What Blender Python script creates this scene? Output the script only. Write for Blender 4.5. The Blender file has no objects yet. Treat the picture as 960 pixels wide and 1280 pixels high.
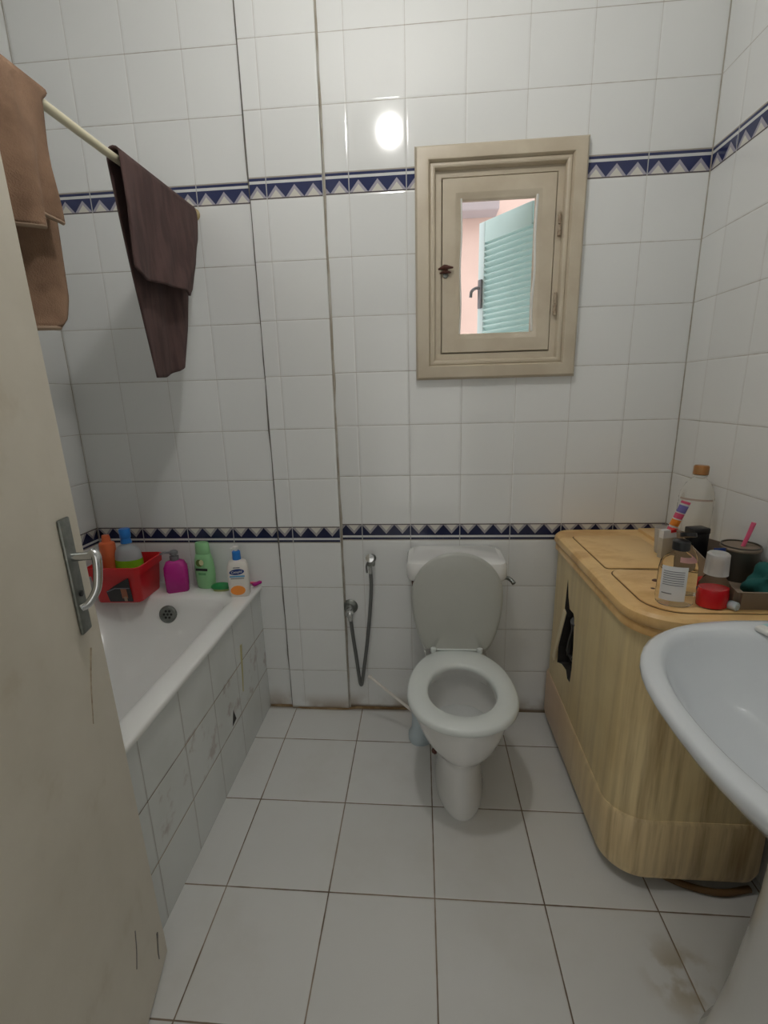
import bpy, bmesh, math, random
from mathutils import Vector, Matrix
random.seed(7)
PI = math.pi
sc = bpy.context.scene
COL = sc.collection

# ------------------------------------------------------------------ camera
def look(yaw, pitch, roll):
    cy, sy, cp, sp = math.cos(yaw), math.sin(yaw), math.cos(pitch), math.sin(pitch)
    f = Vector((-sy*cp, cy*cp, sp)); r = Vector((cy, sy, 0)); u = r.cross(f)
    c, s = math.cos(roll), math.sin(roll)
    return c*r + s*u, -s*r + c*u, f
cd = bpy.data.cameras.new('camera'); cam = bpy.data.objects.new('camera', cd); COL.objects.link(cam)
r_, u_, f_ = look(0.0820, -0.2448, -0.0262)
m = Matrix((r_, u_, -f_)).transposed().to_4x4(); m.translation = Vector((-0.9563, -1.8388, 1.3855))
cam.matrix_world = m
cd.sensor_fit = 'VERTICAL'; cd.sensor_height = 24.0; cd.lens = 582.46/1280*24.0
cd.clip_start = 0.02; cd.clip_end = 60
sc.camera = cam

# ------------------------------------------------------------------ world, daylight and exposure
w = bpy.data.worlds.new('world'); sc.world = w; w.use_nodes = True
bg = w.node_tree.nodes['Background']
bg.inputs[0].default_value = (0.93, 0.97, 1.0, 1); bg.inputs[1].default_value = 2.3
sc.view_settings.view_transform = 'Standard'; sc.view_settings.look = 'None'
sc.view_settings.gamma = 1.0; sc.view_settings.use_curve_mapping = False
sc.view_settings.exposure = 0.0
LAMP = Vector((-1.105, -0.95, 2.70)); LAMP_STRENGTH = 140.0; LAMP_COLOR = (1.0, 0.98, 0.945)
# added unseen fill light in the hallway, shining through the doorway behind the camera
al = bpy.data.lights.new('hallway_fill', 'AREA'); al.shape = 'RECTANGLE'; al.size = .95; al.size_y = 2.05; al.energy = 5.0; al.color = (1.0, .985, .95)
alo = bpy.data.objects.new('hallway_fill', al); COL.objects.link(alo); alo.location = (-.93, -3.55, 1.15); alo.rotation_euler = (math.radians(90), 0, 0)

# ------------------------------------------------------------------ helpers
def link(o, parent=None):
    COL.objects.link(o)
    if parent is not None: o.parent = parent
    return o
def obj(name, bm, mat, parent=None, smooth=True, angle=40, label=None):
    bmesh.ops.recalc_face_normals(bm, faces=bm.faces)
    me = bpy.data.meshes.new(name); bm.to_mesh(me); bm.free()
    mats = mat if isinstance(mat, (list, tuple)) else [mat]
    for mm in mats: me.materials.append(mm)
    if smooth:
        me.polygons.foreach_set('use_smooth', [True]*len(me.polygons))
        me.set_sharp_from_angle(angle=math.radians(angle))
    o = bpy.data.objects.new(name, me); link(o, parent)
    if label: o['label'] = label
    return o
def tag(o, label=None, cat=None, group=None, kind=None):
    if label: o['label'] = label
    if cat: o['category'] = cat
    if group: o['group'] = group
    if kind: o['kind'] = kind
    return o
def thing(name, label, cat, loc=(0, 0, 0), rot=(0, 0, 0), group=None):
    o = bpy.data.objects.new(name, None); link(o); o.empty_display_size = .05
    o.location = loc; o.rotation_euler = rot
    return tag(o, label, cat, group)
def B(): return bmesh.new()
def box(bm, x0, x1, y0, y1, z0, z1, bev=0, seg=2, M=None, mi=0):
    vs = [bm.verts.new((x, y, z)) for x in (x0, x1) for y in (y0, y1) for z in (z0, z1)]
    idx = [(0, 1, 3, 2), (4, 6, 7, 5), (0, 4, 5, 1), (2, 3, 7, 6), (0, 2, 6, 4), (1, 5, 7, 3)]
    fs = [bm.faces.new([vs[i] for i in q]) for q in idx]
    for f in fs: f.material_index = mi
    allv = set(vs)
    if bev:
        es = list({e for f in fs for e in f.edges})
        rr = bmesh.ops.bevel(bm, geom=es, offset=bev, segments=seg, affect='EDGES', profile=.5, material=mi)
        allv = {v for v in vs if v.is_valid} | set(rr['verts'])
    if M is not None: bmesh.ops.transform(bm, matrix=M, verts=list(allv))
    return bm
def loft(bm, rings, cap0=True, cap1=True, closed=True, mis=None, M=None):
    vr = [[bm.verts.new(M @ Vector(p) if M is not None else p) for p in r] for r in rings]
    n = len(vr[0])
    for i in range(len(vr)-1):
        for j in range(n if closed else n-1):
            k = (j+1) % n
            f = bm.faces.new((vr[i][j], vr[i][k], vr[i+1][k], vr[i+1][j]))
            if mis: f.material_index = mis[i]
    if cap0: bm.faces.new(vr[0][::-1]).material_index = mis[0] if mis else 0
    if cap1: bm.faces.new(vr[-1]).material_index = mis[-1] if mis else 0
    return vr
def lathe(bm, prof, n=28, M=None, sx=1, sy=1, mis=None, caps=True):
    rings = [[(r*sx*math.cos(2*PI*k/n), r*sy*math.sin(2*PI*k/n), z) for k in range(n)] for r, z in prof]
    return loft(bm, rings, caps, caps, True, mis, M)
def catmull(pts, n=6):
    P = [Vector(p) for p in pts]; out = []
    P2 = [P[0]*2-P[1]] + P + [P[-1]*2-P[-2]]
    for i in range(1, len(P2)-2):
        a, b, c, d = P2[i-1:i+3]
        for k in range(n):
            t = k/n
            out.append(.5*((2*b)+(c-a)*t+(2*a-5*b+4*c-d)*t*t+(3*b-a-3*c+d)*t**3))
    out.append(P[-1]); return out
def tube(bm, pts, r, n=12, caps=True):
    pts = [Vector(p) for p in pts]; rs = r if isinstance(r, (list, tuple)) else [r]*len(pts)
    if len(rs) != len(pts):
        rs = [rs[0] + (rs[-1]-rs[0])*i/(len(pts)-1) for i in range(len(pts))]
    rings = []; up = None
    for i, p in enumerate(pts):
        t = (pts[min(i+1, len(pts)-1)]-pts[max(i-1, 0)]).normalized()
        if up is None:
            up = Vector((0, 0, 1)) if abs(t.z) < .9 else Vector((1, 0, 0))
        a = t.cross(up).normalized(); up = a.cross(t).normalized()
        rings.append([p + a*rs[i]*math.cos(2*PI*k/n) + up*rs[i]*math.sin(2*PI*k/n) for k in range(n)])
    return loft(bm, rings, caps, caps)
def rrect(x0, x1, y0, y1, r, z, n=6, rr=None):
    out = []; R4 = rr or (r, r, r, r)   # corners: (x1,y1),(x0,y1),(x0,y0),(x1,y0)
    for (cx, cy, a0), q in zip(((x1, y1, 0), (x0, y1, PI/2), (x0, y0, PI), (x1, y0, 1.5*PI)), R4):
        sx = -1 if cx == x1 else 1; sy = -1 if cy == y1 else 1
        for k in range(n+1):
            a = a0 + PI/2*k/n
            out.append((cx + sx*q + q*math.cos(a), cy + sy*q + q*math.sin(a), z))
    return out
def sgnpow(v, e): return math.copysign(abs(v)**e, v)
def sup(cx, cy, ax, ay0, ay1, z, n=40, e=1.0):
    # oval with half width ax, ay0 towards -y and ay1 towards +y
    return [(cx + ax*sgnpow(math.cos(2*PI*k/n), e), cy + (ay1 if math.sin(2*PI*k/n) > 0 else ay0)*sgnpow(math.sin(2*PI*k/n), e), z) for k in range(n)]
def text(name, s, size, mat, parent, loc, rot, squash=1.0):
    c = bpy.data.curves.new(name, 'FONT'); c.body = s; c.size = size; c.extrude = .00015
    c.align_x = 'CENTER'; c.align_y = 'CENTER'
    t = bpy.data.objects.new(name+'_tmp', c); COL.objects.link(t)
    dg = bpy.context.evaluated_depsgraph_get()
    me = bpy.data.meshes.new_from_object(t.evaluated_get(dg)); bpy.data.objects.remove(t)
    me.materials.clear(); me.materials.append(mat)
    o = bpy.data.objects.new(name, me); link(o, parent); o.location = loc; o.rotation_euler = rot
    o.scale = (squash, 1, 1); return o

# ------------------------------------------------------------------ materials
class NT:
    def __init__(s, name):
        s.m = bpy.data.materials.new(name); s.m.use_nodes = True
        s.t = s.m.node_tree; s.b = s.t.nodes['Principled BSDF']
    def n(s, ty, **kw):
        q = s.t.nodes.new(ty)
        for k, v in kw.items(): setattr(q, k, v)
        return q
    def l(s, a, b): s.t.links.new(a, b)
    def put(s, sock, v):
        if isinstance(v, bpy.types.NodeSocket): s.l(v, sock)
        else: sock.default_value = v
    def ma(s, op, a, b=0.0, c=0.0, clamp=False):
        q = s.n('ShaderNodeMath', operation=op, use_clamp=clamp)
        s.put(q.inputs[0], a)
        if op not in ('FLOOR', 'FRACT', 'ABSOLUTE', 'SQRT', 'SINE'): s.put(q.inputs[1], b)
        if op in ('MULTIPLY_ADD', 'COMPARE', 'PINGPONG'): s.put(q.inputs[2], c)
        return q.outputs[0]
    def mix(s, f, a, b, bt='MIX'):
        q = s.n('ShaderNodeMix', data_type='RGBA', blend_type=bt)
        s.put(q.inputs[0], f)
        for i, v in ((6, a), (7, b)):
            s.put(q.inputs[i], v if isinstance(v, bpy.types.NodeSocket) else (*v[:3], 1))
        return q.outputs[2]
    def mixf(s, f, a, b):
        q = s.n('ShaderNodeMix', data_type='FLOAT'); s.put(q.inputs[0], f); s.put(q.inputs[2], a); s.put(q.inputs[3], b); return q.outputs[0]
    def pos(s):
        g = s.n('ShaderNodeTexCoord'); x = s.n('ShaderNodeSeparateXYZ'); s.l(g.outputs['Object'], x.inputs[0])
        return g.outputs['Object'], x.outputs[0], x.outputs[1], x.outputs[2]
    def noise(s, vec, scale, detail=3, rough=.5, sc3=None):
        if sc3:
            mp = s.n('ShaderNodeMapping'); s.l(vec, mp.inputs[0]); mp.inputs['Scale'].default_value = sc3; vec = mp.outputs[0]
        q = s.n('ShaderNodeTexNoise'); s.l(vec, q.inputs['Vector']); q.inputs['Scale'].default_value = scale
        q.inputs['Detail'].default_value = detail; q.inputs['Roughness'].default_value = rough
        return q.outputs[0]
    def ramp(s, v, a, b):      # smoothstep a..b
        q = s.n('ShaderNodeMapRange', interpolation_type='SMOOTHSTEP'); s.put(q.inputs[0], v)
        q.inputs[1].default_value = a; q.inputs[2].default_value = b; return q.outputs[0]
    def bump(s, h, strength=.3, dist=.002):
        q = s.n('ShaderNodeBump'); s.put(q.inputs['Height'], h); q.inputs['Strength'].default_value = strength
        q.inputs['Distance'].default_value = dist; s.l(q.outputs[0], s.b.inputs['Normal'])
def mat(name, col, rough=.4, metal=0, var=.0, vscale=8, col2=None, bump=0, bscale=60, trans=0, alpha=1, spec=None, ior=None, sc3=None, coat=0, sss=0):
    N = NT(name); v, x, y, z = N.pos()
    if col2 is None and var: col2 = tuple(c*(1-var) for c in col)
    if col2:
        f = N.ramp(N.noise(v, vscale, 4, .55, sc3), .35, .7)
        N.l(N.mix(f, col, col2), N.b.inputs['Base Color'])
    else: N.b.inputs['Base Color'].default_value = (*col, 1)
    N.b.inputs['Roughness'].default_value = rough; N.b.inputs['Metallic'].default_value = metal
    if trans: N.b.inputs['Transmission Weight'].default_value = trans
    if ior: N.b.inputs['IOR'].default_value = ior
    if alpha < 1: N.b.inputs['Alpha'].default_value = alpha
    if spec is not None: N.b.inputs['Specular IOR Level'].default_value = spec
    if coat: N.b.inputs['Coat Weight'].default_value = coat
    if bump: N.bump(N.noise(v, bscale, 3), bump, .002)
    return N.m

WHITE = (.80, .812, .80); GROUT = (.36, .33, .28)
ZLB, ZLT, ZUB, ZUT = .8048, .8736, 2.0736, 2.1423
def border_color(N, u, v, flip):
    """band pattern: three white relief triangles per 20 cm tile. v is 0 at the triangles' base, 1 at the line side"""
    f = N.ma('FRACT', N.ma('DIVIDE', u, .2/3))
    p = N.ma('MULTIPLY', N.ma('ABSOLUTE', N.ma('SUBTRACT', f, .5)), 2.0)
    hgt = N.ma('MULTIPLY_ADD', N.ma('SUBTRACT', 1.0, p), .56, .05)
    tri = N.ma('LESS_THAN', v, hgt)
    inner = N.ma('LESS_THAN', v, N.ma('SUBTRACT', hgt, .20))
    blue = (.026, .034, .105); lil = (.38, .36, .42)
    if flip: blue = (.014, .018, .058); lil = (.36, .34, .35)
    c = N.mix(tri, blue, lil)
    c = N.mix(inner, c, (.66, .64, .58))
    c = N.mix(N.ma('GREATER_THAN', v, .70), c, (.66, .67, .66))
    c = N.mix(N.ma('GREATER_THAN', v, .83), c, blue)
    c = N.mix(N.ma('GREATER_THAN', v, .95), c, GROUT)
    c = N.mix(N.ma('LESS_THAN', v, .055), c, (.10, .085, .09))
    return c, tri
def tile_mat(name, axis, u0, dz=0.0, base=WHITE, stain=0.0):
    N = NT(name); vec, x, y, z = N.pos()
    u = N.ma('SUBTRACT', x if axis == 'X' else y, u0)
    z = N.ma('SUBTRACT', z, dz)
    lo = N.ma('LESS_THAN', z, (ZLB+ZLT)/2); up = N.ma('GREATER_THAN', z, (ZUB+ZUT)/2)
    off = N.mixf(up, N.mixf(lo, ZLT, ZLB), ZUT)
    vv = N.ma('SUBTRACT', z, off)
    uf = N.ma('PINGPONG', u, .1); vf = N.ma('PINGPONG', vv, .1)     # distance to nearest line
    d = N.ma('MINIMUM', uf, vf)
    wob = N.ma('MULTIPLY', N.ma('SUBTRACT', N.noise(vec, 30, 2), .5), .0016)
    d = N.ma('ADD', d, wob)
    inb = N.ma('MAXIMUM',
               N.ma('MULTIPLY', N.ma('GREATER_THAN', z, ZLB), N.ma('LESS_THAN', z, ZLT)),
               N.ma('MULTIPLY', N.ma('GREATER_THAN', z, ZUB), N.ma('LESS_THAN', z, ZUT)))
    dd = N.mixf(inb, d, N.ma('ADD', uf, wob))
    tile = N.ramp(dd, .0006, .0017)
    # per tile tone
    iu = N.ma('FLOOR', N.ma('DIVIDE', u, .2)); iv = N.ma('FLOOR', N.ma('DIVIDE', vv, .2))
    cmb = N.n('ShaderNodeCombineXYZ'); N.l(iu, cmb.inputs[0]); N.l(iv, cmb.inputs[1]); N.l(off, cmb.inputs[2])
    wn = N.n('ShaderNodeTexWhiteNoise', noise_dimensions='3D'); N.l(cmb.outputs[0], wn.inputs[0])
    sep = N.n('ShaderNodeSeparateColor'); N.l(wn.outputs[1], sep.inputs[0])
    tone = N.mix(sep.outputs[0], base, tuple(c*.955 for c in base))
    groutc = N.mix(N.ramp(N.noise(vec, 5, 3), .35, .7), (.50, .48, .44), GROUT)
    groutc = N.mix(N.ma('LESS_THAN', vf, .0022), (.60, .59, .56), groutc)
    c = N.mix(tile, groutc, tone)
    vb_l = N.ma('DIVIDE', N.ma('SUBTRACT', ZLT, z), ZLT-ZLB)
    vb_u = N.ma('DIVIDE', N.ma('SUBTRACT', z, ZUB), ZUT-ZUB)
    cl, t1 = border_color(N, u, vb_l, True); cu, t2 = border_color(N, u, vb_u, False)
    cb = N.mix(N.ma('GREATER_THAN', z, 1.5), cl, cu)
    cb = N.mix(N.ramp(uf, .0012, .0022), (.42, .42, .42), cb)
    c = N.mix(inb, c, cb)
    if stain:
        s = N.ma('MULTIPLY', N.ramp(z, .07+stain, .0), N.ramp(N.noise(vec, 7, 4), .35, .65))
        c = N.mix(N.ma('MULTIPLY', s, .75), c, (.26, .17, .085))
        s2 = N.ramp(z, .026, .008)
        c = N.mix(N.ma('MULTIPLY', s2, .85), c, (.15, .095, .045))
    N.l(c, N.b.inputs['Base Color'])
    N.l(N.mixf(tile, .6, .10), N.b.inputs['Roughness'])
    fu = N.ma('FRACT', N.ma('DIVIDE', u, .2)); fv = N.ma('FRACT', N.ma('DIVIDE', vv, .2))
    h = N.ramp(dd, .0, .007)
    tl = N.ma('ADD', N.ma('MULTIPLY', N.ma('SUBTRACT', sep.outputs[1], .5), fu), N.ma('MULTIPLY', N.ma('SUBTRACT', sep.outputs[2], .5), fv))
    h = N.ma('ADD', h, N.ma('MULTIPLY', tl, .5))
    h = N.ma('ADD', h, N.ma('MULTIPLY', N.ma('MULTIPLY', inb, N.mixf(N.ma('GREATER_THAN', z, 1.5), t1, t2)), .4))
    N.bump(h, .55, .0012)
    return N.m
def floor_mat():
    N = NT('floor tiles'); vec, x, y, z = N.pos(); T = .3041
    u = N.ma('SUBTRACT', x, -1.5328); v = N.ma('SUBTRACT', y, -.2099)
    uf = N.ma('PINGPONG', u, T/2); vf = N.ma('PINGPONG', v, T/2); d = N.ma('MINIMUM', uf, vf)
    d = N.ma('ADD', d, N.ma('MULTIPLY', N.ma('SUBTRACT', N.noise(vec, 25, 2), .5), .002))
    tile = N.ramp(d, .0012, .0026)
    iu = N.ma('FLOOR', N.ma('DIVIDE', u, T)); iv = N.ma('FLOOR', N.ma('DIVIDE', v, T))
    cmb = N.n('ShaderNodeCombineXYZ'); N.l(iu, cmb.inputs[0]); N.l(iv, cmb.inputs[1])
    wn = N.n('ShaderNodeTexWhiteNoise', noise_dimensions='3D'); N.l(cmb.outputs[0], wn.inputs[0])
    tone = N.mix(wn.outputs[0], (.72, .72, .70), (.68, .68, .66))
    tone = N.mix(N.ma('MULTIPLY', N.ramp(N.noise(vec, 3.5, 5, .6), .45, .75), .35), tone, (.58, .56, .51))
    c = N.mix(tile, N.mix(N.ramp(N.noise(vec, 4, 3), .35, .65), (.28, .22, .16), (.13, .09, .055)), tone)
    # dirty patch by the basin foot
    vd = N.n('ShaderNodeVectorMath', operation='DISTANCE'); N.l(vec, vd.inputs[0]); vd.inputs[1].default_value = (-.33, -.97, 0)
    p = N.ma('MULTIPLY', N.ramp(vd.outputs[1], .12, .02), N.ramp(N.noise(vec, 16, 4), .42, .62))
    c = N.mix(N.ma('MULTIPLY', p, .6), c, (.33, .25, .12))
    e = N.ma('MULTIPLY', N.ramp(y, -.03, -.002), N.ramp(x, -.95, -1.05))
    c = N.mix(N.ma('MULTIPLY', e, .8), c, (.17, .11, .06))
    N.l(c, N.b.inputs['Base Color'])
    N.l(N.mixf(tile, .7, .22), N.b.inputs['Roughness'])
    N.bump(N.ramp(d, 0, .006), .6, .0012)
    return N.m
M = {}
M['tile_back'] = tile_mat('white wall tiles behind toilet', 'X', 0.0, 0, stain=.03)
M['tile_left_sec'] = tile_mat('white wall tiles over bath', 'X', -1.55, -.012, stain=.06)
M['tile_pil'] = tile_mat('white wall tiles on pipe boxing', 'X', -1.29, -.007, stain=.03)
M['tile_right'] = tile_mat('white wall tiles right', 'Y', -.13, 0)
M['tile_left'] = tile_mat('white wall tiles left', 'Y', 0, -.012)
M['tile_front'] = tile_mat('white wall tiles front', 'X', 0.0, 0)
M['floor'] = floor_mat()
M['plaster'] = mat('white ceiling paint', (.78, .77, .74), .8, bump=.1)
M['caulk'] = mat('dirty grey joint', (.17, .16, .145), .8, col2=(.25, .23, .2), vscale=14)
M['caulk_light'] = mat('stained joint', (.33, .29, .23), .8, col2=(.52, .5, .45), vscale=9)
M['ceramic'] = mat('white glazed ceramic', (.78, .78, .76), .12, coat=.3)
M['basin'] = mat('cool white glazed ceramic', (.72, .76, .79), .10, coat=.3)
M['enamel'] = mat('white bath enamel', (.90, .905, .89), .20, col2=(.87, .87, .845), vscale=3)
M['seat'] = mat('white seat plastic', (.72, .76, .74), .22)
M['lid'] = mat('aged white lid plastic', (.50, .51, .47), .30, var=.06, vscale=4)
M['chrome'] = mat('chrome', (.62, .63, .63), .18, 1)
M['dullchrome'] = mat('dull grey metal', (.22, .235, .22), .42, 1, col2=(.3, .31, .29), vscale=40)
M['hose'] = mat('grey metal hose', (.20, .205, .20), .38, .75)
M['dark'] = mat('black plastic', (.012, .012, .013), .35)
M['darkhole'] = mat('dark hole depth', (.03, .026, .024), .8)  # near-black colour paints in the shade inside the holes
M['rust'] = mat('rusty screw', (.09, .03, .02), .7)
M['cream'] = mat('cream painted wood', (.60, .53, .41), .42, col2=(.53, .455, .34), vscale=7, bump=.12, bscale=25)
M['rail'] = mat('cream painted rail', (.74, .69, .50), .35)
M['hinge'] = mat('painted hinge', (.50, .42, .31), .5, col2=(.28, .2, .13), vscale=60)
# ---- door paint with scuffs
N = NT('beige door paint'); v, x, y, z = N.pos()
c = N.mix(N.ramp(N.noise(v, 2.2, 5, .6), .35, .7), (.68, .63, .53), (.60, .55, .45))
c = N.mix(N.ma('MULTIPLY', N.ramp(N.noise(v, 9, 4, .6), .56, .72), .4), c, (.50, .43, .31))
N.l(c, N.b.inputs['Base Color']); N.b.inputs['Roughness'].default_value = .36
N.bump(N.noise(v, 14, 3), .2, .002); M['door'] = N.m
# ---- yellowed washing machine plastic
def wm_mat(name, a, b, c3, streak_shade, pink=False):
    N = NT(name); v, x, y, z = N.pos()
    c = N.mix(N.ramp(N.noise(v, 5, 4, .6), .35, .7), a, b)
    if streak_shade:
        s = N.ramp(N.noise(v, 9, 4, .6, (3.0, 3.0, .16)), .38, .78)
        fr = N.mixf(N.ramp(y, -.66, -.74), .30, .95)  # streaks boosted on the front face to paint in its shade
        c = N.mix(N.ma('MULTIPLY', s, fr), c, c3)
        if pink: c = N.mix(N.ma('MULTIPLY', N.ramp(y, -.60, -.10), .7), c, (.66, .46, .34))
    else:
        s = N.ramp(N.noise(v, 4, 5, .65, (1, 1.6, 1)), .48, .68)
        c = N.mix(N.ma('MULTIPLY', s, .7), c, c3)
    N.l(c, N.b.inputs['Base Color']); N.b.inputs['Roughness'].default_value = .34
    return N.m
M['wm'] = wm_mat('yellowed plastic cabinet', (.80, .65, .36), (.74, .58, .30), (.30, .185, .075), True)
M['wmtop'] = wm_mat('stained orange plastic top', (.88, .60, .27), (.82, .53, .22), (.62, .33, .10), False)
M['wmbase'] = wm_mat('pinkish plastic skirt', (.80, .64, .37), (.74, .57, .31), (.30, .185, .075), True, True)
M['seam'] = mat('dark seam', (.16, .085, .03), .7)
M['towel_dark'] = mat('dark brown towelling', (.105, .06, .055), .95, col2=(.065, .036, .034), vscale=12, bump=.8, bscale=420, sc3=(3, 3, .6))
M['towel_tan'] = mat('tan towelling', (.31, .19, .12), .95, col2=(.20, .118, .072), vscale=9, bump=.9, bscale=320)
M['hem'] = mat('pale towel hem', (.36, .26, .18), .9)
M['red'] = mat('red plastic', (.62, .018, .022), .3)
M['orange'] = mat('orange plastic', (.78, .17, .06), .35)
M['orange2'] = mat('bright orange print', (.92, .30, .04), .35)
M['magenta'] = mat('magenta plastic', (.50, .018, .26), .25, col2=(.40, .012, .20), vscale=10)
M['green'] = mat('pale green plastic', (.30, .62, .30), .3)
M['dgreen'] = mat('dark green plastic', (.02, .26, .07), .4)
M['bluecap'] = mat('blue plastic', (.02, .20, .62), .35)
M['navy'] = mat('navy print', (.012, .04, .20), .4)
M['lblue'] = mat('light blue print', (.12, .38, .62), .4)
M['white'] = mat('white plastic', (.80, .80, .76), .35)
M['offwhite'] = mat('milky bottle plastic', (.78, .74, .68), .35)
M['grey'] = mat('grey plastic', (.17, .17, .18), .4)
M['pink'] = mat('pink plastic', (.80, .12, .24), .35)
M['clear'] = mat('clear plastic', (.97, .98, .97), .06, trans=1, ior=1.05)
M['frost'] = mat('frosted plastic', (.86, .85, .82), .35, trans=.55, ior=1.1)
M['liqgreen'] = mat('green soap liquid', (.28, .62, .03), .15)
M['liqred'] = mat('red liquid', (.72, .01, .02), .15)
M['gold'] = mat('gold brown cap', (.36, .18, .06), .35, .3, col2=(.36, .15, .04), vscale=70)
M['paper'] = mat('white paper label', (.74, .74, .74), .6)
M['print'] = mat('grey print', (.18, .18, .2), .7)
M['taupe'] = mat('taupe plastic basket', (.26, .20, .145), .55, col2=(.20, .15, .105), vscale=6)
M['tin'] = mat('dark metal tin', (.13, .12, .10), .35, .7)
M['teal'] = mat('dark teal cloth', (.01, .10, .09), .9)
M['violet'] = mat('violet print', (.20, .18, .48), .4)
M['shutter'] = mat('teal shutter paint', (.50, .68, .66), .5, col2=(.46, .64, .62), vscale=5)
M['shutterL'] = mat('pale teal stile paint', (.60, .74, .74), .5)
M['pinkwall'] = mat('pink render', (.62, .45, .385), .9, col2=(.58, .42, .36), vscale=3)
M['soffit'] = mat('mauve render', (.34, .29, .29), .9)
M['brushblue'] = mat('pale blue plastic', (.48, .56, .60), .4)
M['black_label'] = mat('black printed card', (.025, .022, .025), .35)
M['skin_print'] = mat('brown printed card', (.35, .12, .06), .4)

# ------------------------------------------------------------------ room shell
XL, XR, YF, ZC = -2.355, 0.0, -2.45, 2.95
def struct(name, bm, m, parent=None, smooth=False):
    o = obj(name, bm, m, parent, smooth)
    if parent is None: o['kind'] = 'structure'
    return o
struct('floor', box(B(), XL-.15, .15, -3.8, .20, -.12, 0), M['floor'])
struct('ceiling', box(B(), XL-.15, .15, -3.8, .20, ZC, ZC+.1), M['plaster'])
struct('wall_left', box(B(), XL-.15, XL, YF-.15, .20, 0, ZC), M['tile_left'])
struct('wall_right', box(B(), 0, .15, YF-.15, .20, 0, ZC), M['tile_right'])
bm = B(); box(bm, XL, -1.42, YF-.15, YF, 0, ZC); box(bm, -.46, XR, YF-.15, YF, 0, ZC); box(bm, -1.42, -.46, YF-.15, YF, 2.1, ZC)
struct('wall_front', bm, M['tile_front'])
bm = B(); box(bm, XL, -1.42, -3.7, YF-.15, 0, ZC); box(bm, -.46, XR, -3.7, YF-.15, 0, ZC); box(bm, XL, XR, -3.8, -3.7, 0, ZC)
struct('wall_hallway', bm, M['plaster'])
struct('wall_nib', box(B(), XL, -1.50, YF, -1.76, 0, ZC), M['tile_front'])
HX0, HX1, HZ0, HZ1 = -.918, -.450, 1.490, 2.142
bm = B()
for a in ((-1.29, HX0, 0, ZC), (HX1, 0, 0, ZC), (HX0, HX1, 0, HZ0), (HX0, HX1, HZ1, ZC)):
    box(bm, a[0], a[1], 0, .20, a[2], a[3])
struct('wall_back', bm, M['tile_back'])
struct('wall_back_bath', box(B(), XL, -1.55, 0, .20, 0, ZC), M['tile_left_sec'])
struct('wall_back_pipe_boxing', box(B(), -1.55, -1.29, -.014, .20, 0, ZC), M['tile_pil'])
def joint(name, x, r, m, y=-.001):
    bm = B(); pts = []
    zz = 0.0
    while zz < ZC:
        pts.append((x+random.uniform(-.0018, .0018), y, zz)); zz += .09
    pts.append((x, y, ZC)); tube(bm, pts, [random.uniform(.6, 1.3)*r for _ in pts], 6)
    return struct(name, bm, m)
joint('trim_1', -1.552, .0058, M['caulk'], -.003)
joint('trim_2', -1.287, .0058, M['caulk_light'], -.004)
bm = B(); pts = [(-1.655+.05*k, -.003, .004) for k in range(20)]; tube(bm, [(p[0], -.016 if -1.555 < p[0] < -1.285 else -.003, p[2]) for p in pts], [random.uniform(.0035, .0065) for _ in pts], 6)
struct('trim_6', bm, mat('rusty brown floor joint', (.20, .115, .045), .8, col2=(.34, .24, .13), vscale=14))
bm = B(); tube(bm, [(XL+.001, -.001, .55), (XL+.001, -.001, 2.9)], .0014, 6); struct('trim_3', bm, M['caulk_light'])
bm = B(); tube(bm, [(-.001, -.001, .02), (-.001, -.001, 2.9)], .0022, 6); struct('trim_4', bm, M['caulk_light'])

# ------------------------------------------------------------------ window in back wall and what lies outside
def ring(bm, x0, x1, z0, z1, w, y0, y1, bev=.003):
    """mitred rectangular frame"""
    o = [(x0, z0), (x1, z0), (x1, z1), (x0, z1)]; i = [(x0+w, z0+w), (x1-w, z0+w), (x1-w, z1-w), (x0+w, z1-w)]
    for k in range(4):
        q = (k+1) % 4
        a = [bm.verts.new((p[0], y, p[1])) for y in (y0, y1) for p in (o[k], o[q], i[q], i[k])]
        fs = [bm.faces.new([a[j] for j in f]) for f in ((0, 1, 2, 3), (7, 6, 5, 4), (0, 4, 5, 1), (1, 5, 6, 2), (2, 6, 7, 3), (3, 7, 4, 0))]
        es = [e for e in fs[0].edges if (set(e.verts) in ({a[0], a[1]}, {a[2], a[3]}))]
        bmesh.ops.bevel(bm, geom=es, offset=bev, segments=2, affect='EDGES')
    return bm
win = bpy.data.objects.new('window_1', None); link(win); win['kind'] = 'structure'; win.location = (0, 0, 0)
def pring(bm, x0, x1, z0, z1, prof):
    """moulding swept round a rectangle: (inward offset, depth) pairs"""
    return loft(bm, [[(x0+d, y, z0+d), (x1-d, y, z0+d), (x1-d, y, z1-d), (x0+d, y, z1-d)] for d, y in prof], False, False)
bm = B(); pring(bm, -.971, -.397, 1.438, 2.195, [(0, -.0005), (0, -.016), (.003, -.022), (.008, -.026), (.014, -.027), (.040, -.031), (.046, -.030), (.050, -.024), (.052, -.012), (.052, .004)]); obj('casing', bm, M['cream'], win, angle=28)
bm = B(); pring(bm, -.9195, -.4485, 1.4895, 2.1435, [(0, .004), (0, -.017), (.003, -.020), (.010, -.021), (.015, -.019), (.018, -.014), (.019, .002), (.019, .02)]); obj('inner_moulding', bm, M['cream'], win, angle=28)
bm = B(); pring(bm, -.9010, -.4670, 1.5080, 2.1250, [(0, .04), (0, .0005), (.021, .0005), (.0215, .002), (.0225, .030), (.040, .030), (.040, .060), (.005, .065), (.005, .20)])
obj('jamb', bm, M['cream'], win, angle=28)
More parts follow.
